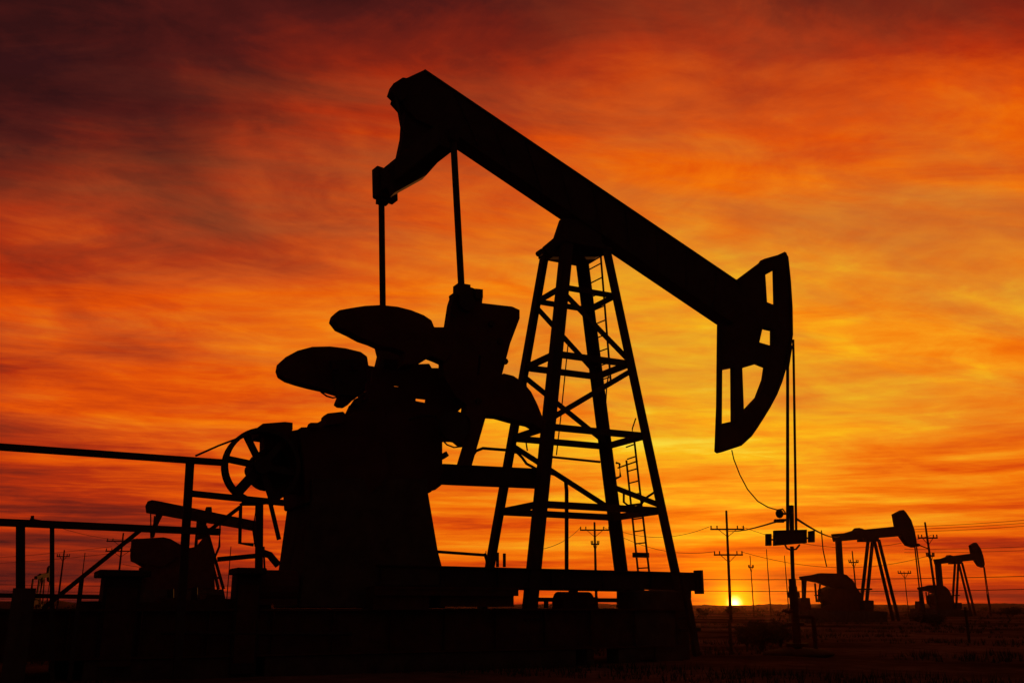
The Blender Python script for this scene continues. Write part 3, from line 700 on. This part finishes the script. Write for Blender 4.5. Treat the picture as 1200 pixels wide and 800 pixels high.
# ------------------------------------------------------------------ brush
def bush(px,py,w_,h_,label,n=900,grp='bushes in the field',leaf=.05,stems=9):
    P=on_ground(px,py); rnd=random.Random(int(px*7+py))
    r=empty('bush',(P.x,P.y,0),rnd.random()*.6,label,'bush',grp)
    ms=MB(); tips=[]
    for i in range(stems):
        a=rnd.random()*6.28; q=.25+.75*rnd.random(); e=Vector((math.cos(a)*w_*.5*q,math.sin(a)*w_*.4*q,h_*(.55+.45*rnd.random())*(1.15-.5*q)))
        ms.tube([(0,0,-.02),e*.5+Vector((0,0,h_*.08)),e],.018*max(1,h_),5,.006); tips.append(e)
        for j in range(3):
            f_=e*(.5+.4*rnd.random()); d=Vector((rnd.uniform(-1,1),rnd.uniform(-1,1),rnd.uniform(.1,1)))*h_*.28; ms.tube([f_,f_+d],.008*max(1,h_),4,.004); tips.append(f_+d)
    ms.build('stems',WOOD,r)
    bm=bmesh.new()
    for i in range(n):
        t0=tips[rnd.randrange(len(tips))]; k=rnd.random()**.5
        c=t0*(.35+.65*k)+Vector((rnd.gauss(0,1),rnd.gauss(0,1),rnd.gauss(0,.8)))*h_*.10
        if c.z<.02: c.z=.02+rnd.random()*.1
        s_=leaf*(.6+rnd.random()); d1=Vector((rnd.gauss(0,1),rnd.gauss(0,1),rnd.gauss(0,1))).normalized(); d2=d1.orthogonal().normalized()
        bm.faces.new([bm.verts.new(c+d1*s_),bm.verts.new(c+d2*s_*.5),bm.verts.new(c-d1*s_),bm.verts.new(c-d2*s_*.5)])
    me=bpy.data.meshes.new('foliage'); bm.to_mesh(me); bm.free(); me.materials.append(LEAF)
    f_=bpy.data.objects.new('foliage',me); COL.objects.link(f_); f_.parent=r
bush(893,762,1.5,1.0,'broad dark bush right beneath the sun, left of the wellhead',1800)
bush(876,757,.9,.8,'small bush at the left side of the broad one beneath the sun',700)
bush(915,757,1.0,.95,'bush tucked between the broad one and the wellhead',900)
bush(76,738,2.0,1.3,'round bush at the foot of the railing at far left',1200)
bush(38,735,1.8,1.2,'bush behind the leftmost thick railing post',1000)
bush(1186,722,7,1.3,'wide dark thicket at the right edge of the field',1600,leaf=.11)
bush(1093,733,3,.9,'low scrub in front of the distant right pump jack',900,leaf=.1)
bush(858,719,4,1.4,'distant scrub just below the sun',700,leaf=.15)
bush(1155,716,5,1.3,'far off bush left of the thicket at right',900,leaf=.1)
bush(825,722,3,1.2,'low scrub beside the right end of the big pump base',600,leaf=.12)
# low dry grass and stones: ground cover
def grass():
    rnd=random.Random(3); bm=bmesh.new()
    for i in range(15000):
        yy=9+ (rnd.random()**1.6)*70; xx=rnd.uniform(-.62,.62)*yy*1.05
        from_c=rnd.random()
        cl=math.sin(xx*.5+math.sin(yy*.35)*2)+math.sin(yy*.7+xx*.2)
        if cl<.1+rnd.random()*.6: continue
        for j in range(4):
            x0=xx+rnd.gauss(0,.07); y0=yy+rnd.gauss(0,.07); h=.05+.13*rnd.random(); a=rnd.random()*3.14; w_=.006+.0004*yy
            dx,dy=math.cos(a)*w_,math.sin(a)*w_
            lx,ly=rnd.gauss(0,.05),rnd.gauss(0,.05)
            bm.faces.new([bm.verts.new((x0-dx,y0-dy,-.05)),bm.verts.new((x0+dx,y0+dy,-.05)),bm.verts.new((x0+lx,y0+ly,h))])
    me=bpy.data.meshes.new('dry_grass'); bm.to_mesh(me); bm.free(); me.materials.append(LEAF)
    o=bpy.data.objects.new('dry_grass',me); COL.objects.link(o); tag(o,'sparse dry grass tufts over the dirt','grass',kind='stuff')
grass()

def scrub():
    rnd=random.Random(11); bm=bmesh.new()
    for i in range(650):
        yy=60+(rnd.random()**.8)*480; xx=rnd.uniform(-.6,.6)*yy
        w_=rnd.uniform(.5,2.2); h=rnd.uniform(.25,.9)*(1+yy/500)
        for j in range(26):
            a=rnd.uniform(-1,1); c=Vector((xx+a*w_,yy+rnd.uniform(-1,1)*w_*.6,(1-a*a)*h*rnd.random()))
            s_=rnd.uniform(.05,.2)*(1+yy/400); d1=Vector((rnd.gauss(0,.5),rnd.gauss(0,.5),rnd.gauss(0,1))).normalized(); d2=d1.orthogonal().normalized()
            bm.faces.new([bm.verts.new(c+d1*s_*1.6),bm.verts.new(c+d2*s_*.4),bm.verts.new(c-d1*s_),bm.verts.new(c-d2*s_*.4)])
    me=bpy.data.meshes.new('scrub'); bm.to_mesh(me); bm.free(); me.materials.append(LEAF)
    o=bpy.data.objects.new('scrub',me); COL.objects.link(o); tag(o,'low dry scrub covering the far field up to the horizon','scrub',kind='stuff')
scrub()

# ------------------------------------------------------------------ hazy evening air
def haze():
    bm=bmesh.new(); bmesh.ops.create_cube(bm,size=1,matrix=Matrix.Translation((0,570,9.8))@Matrix.Diagonal((3400,1300,22.6,1)))
    me=bpy.data.meshes.new('haze'); bm.to_mesh(me); bm.free(); o=bpy.data.objects.new('haze',me); COL.objects.link(o); tag(o,'warm dusty evening air over the field','haze',kind='stuff')
    m=bpy.data.materials.new('evening_haze'); m.use_nodes=True; t=m.node_tree; t.nodes.clear(); out=t.nodes.new('ShaderNodeOutputMaterial'); v=t.nodes.new('ShaderNodeVolumePrincipled')
    v.inputs['Color'].default_value=(.92,.42,.22,1); v.inputs['Density'].default_value=.00007; v.inputs['Anisotropy'].default_value=.85
    t.links.new(v.outputs[0],out.inputs['Volume']); me.materials.append(m)
haze()
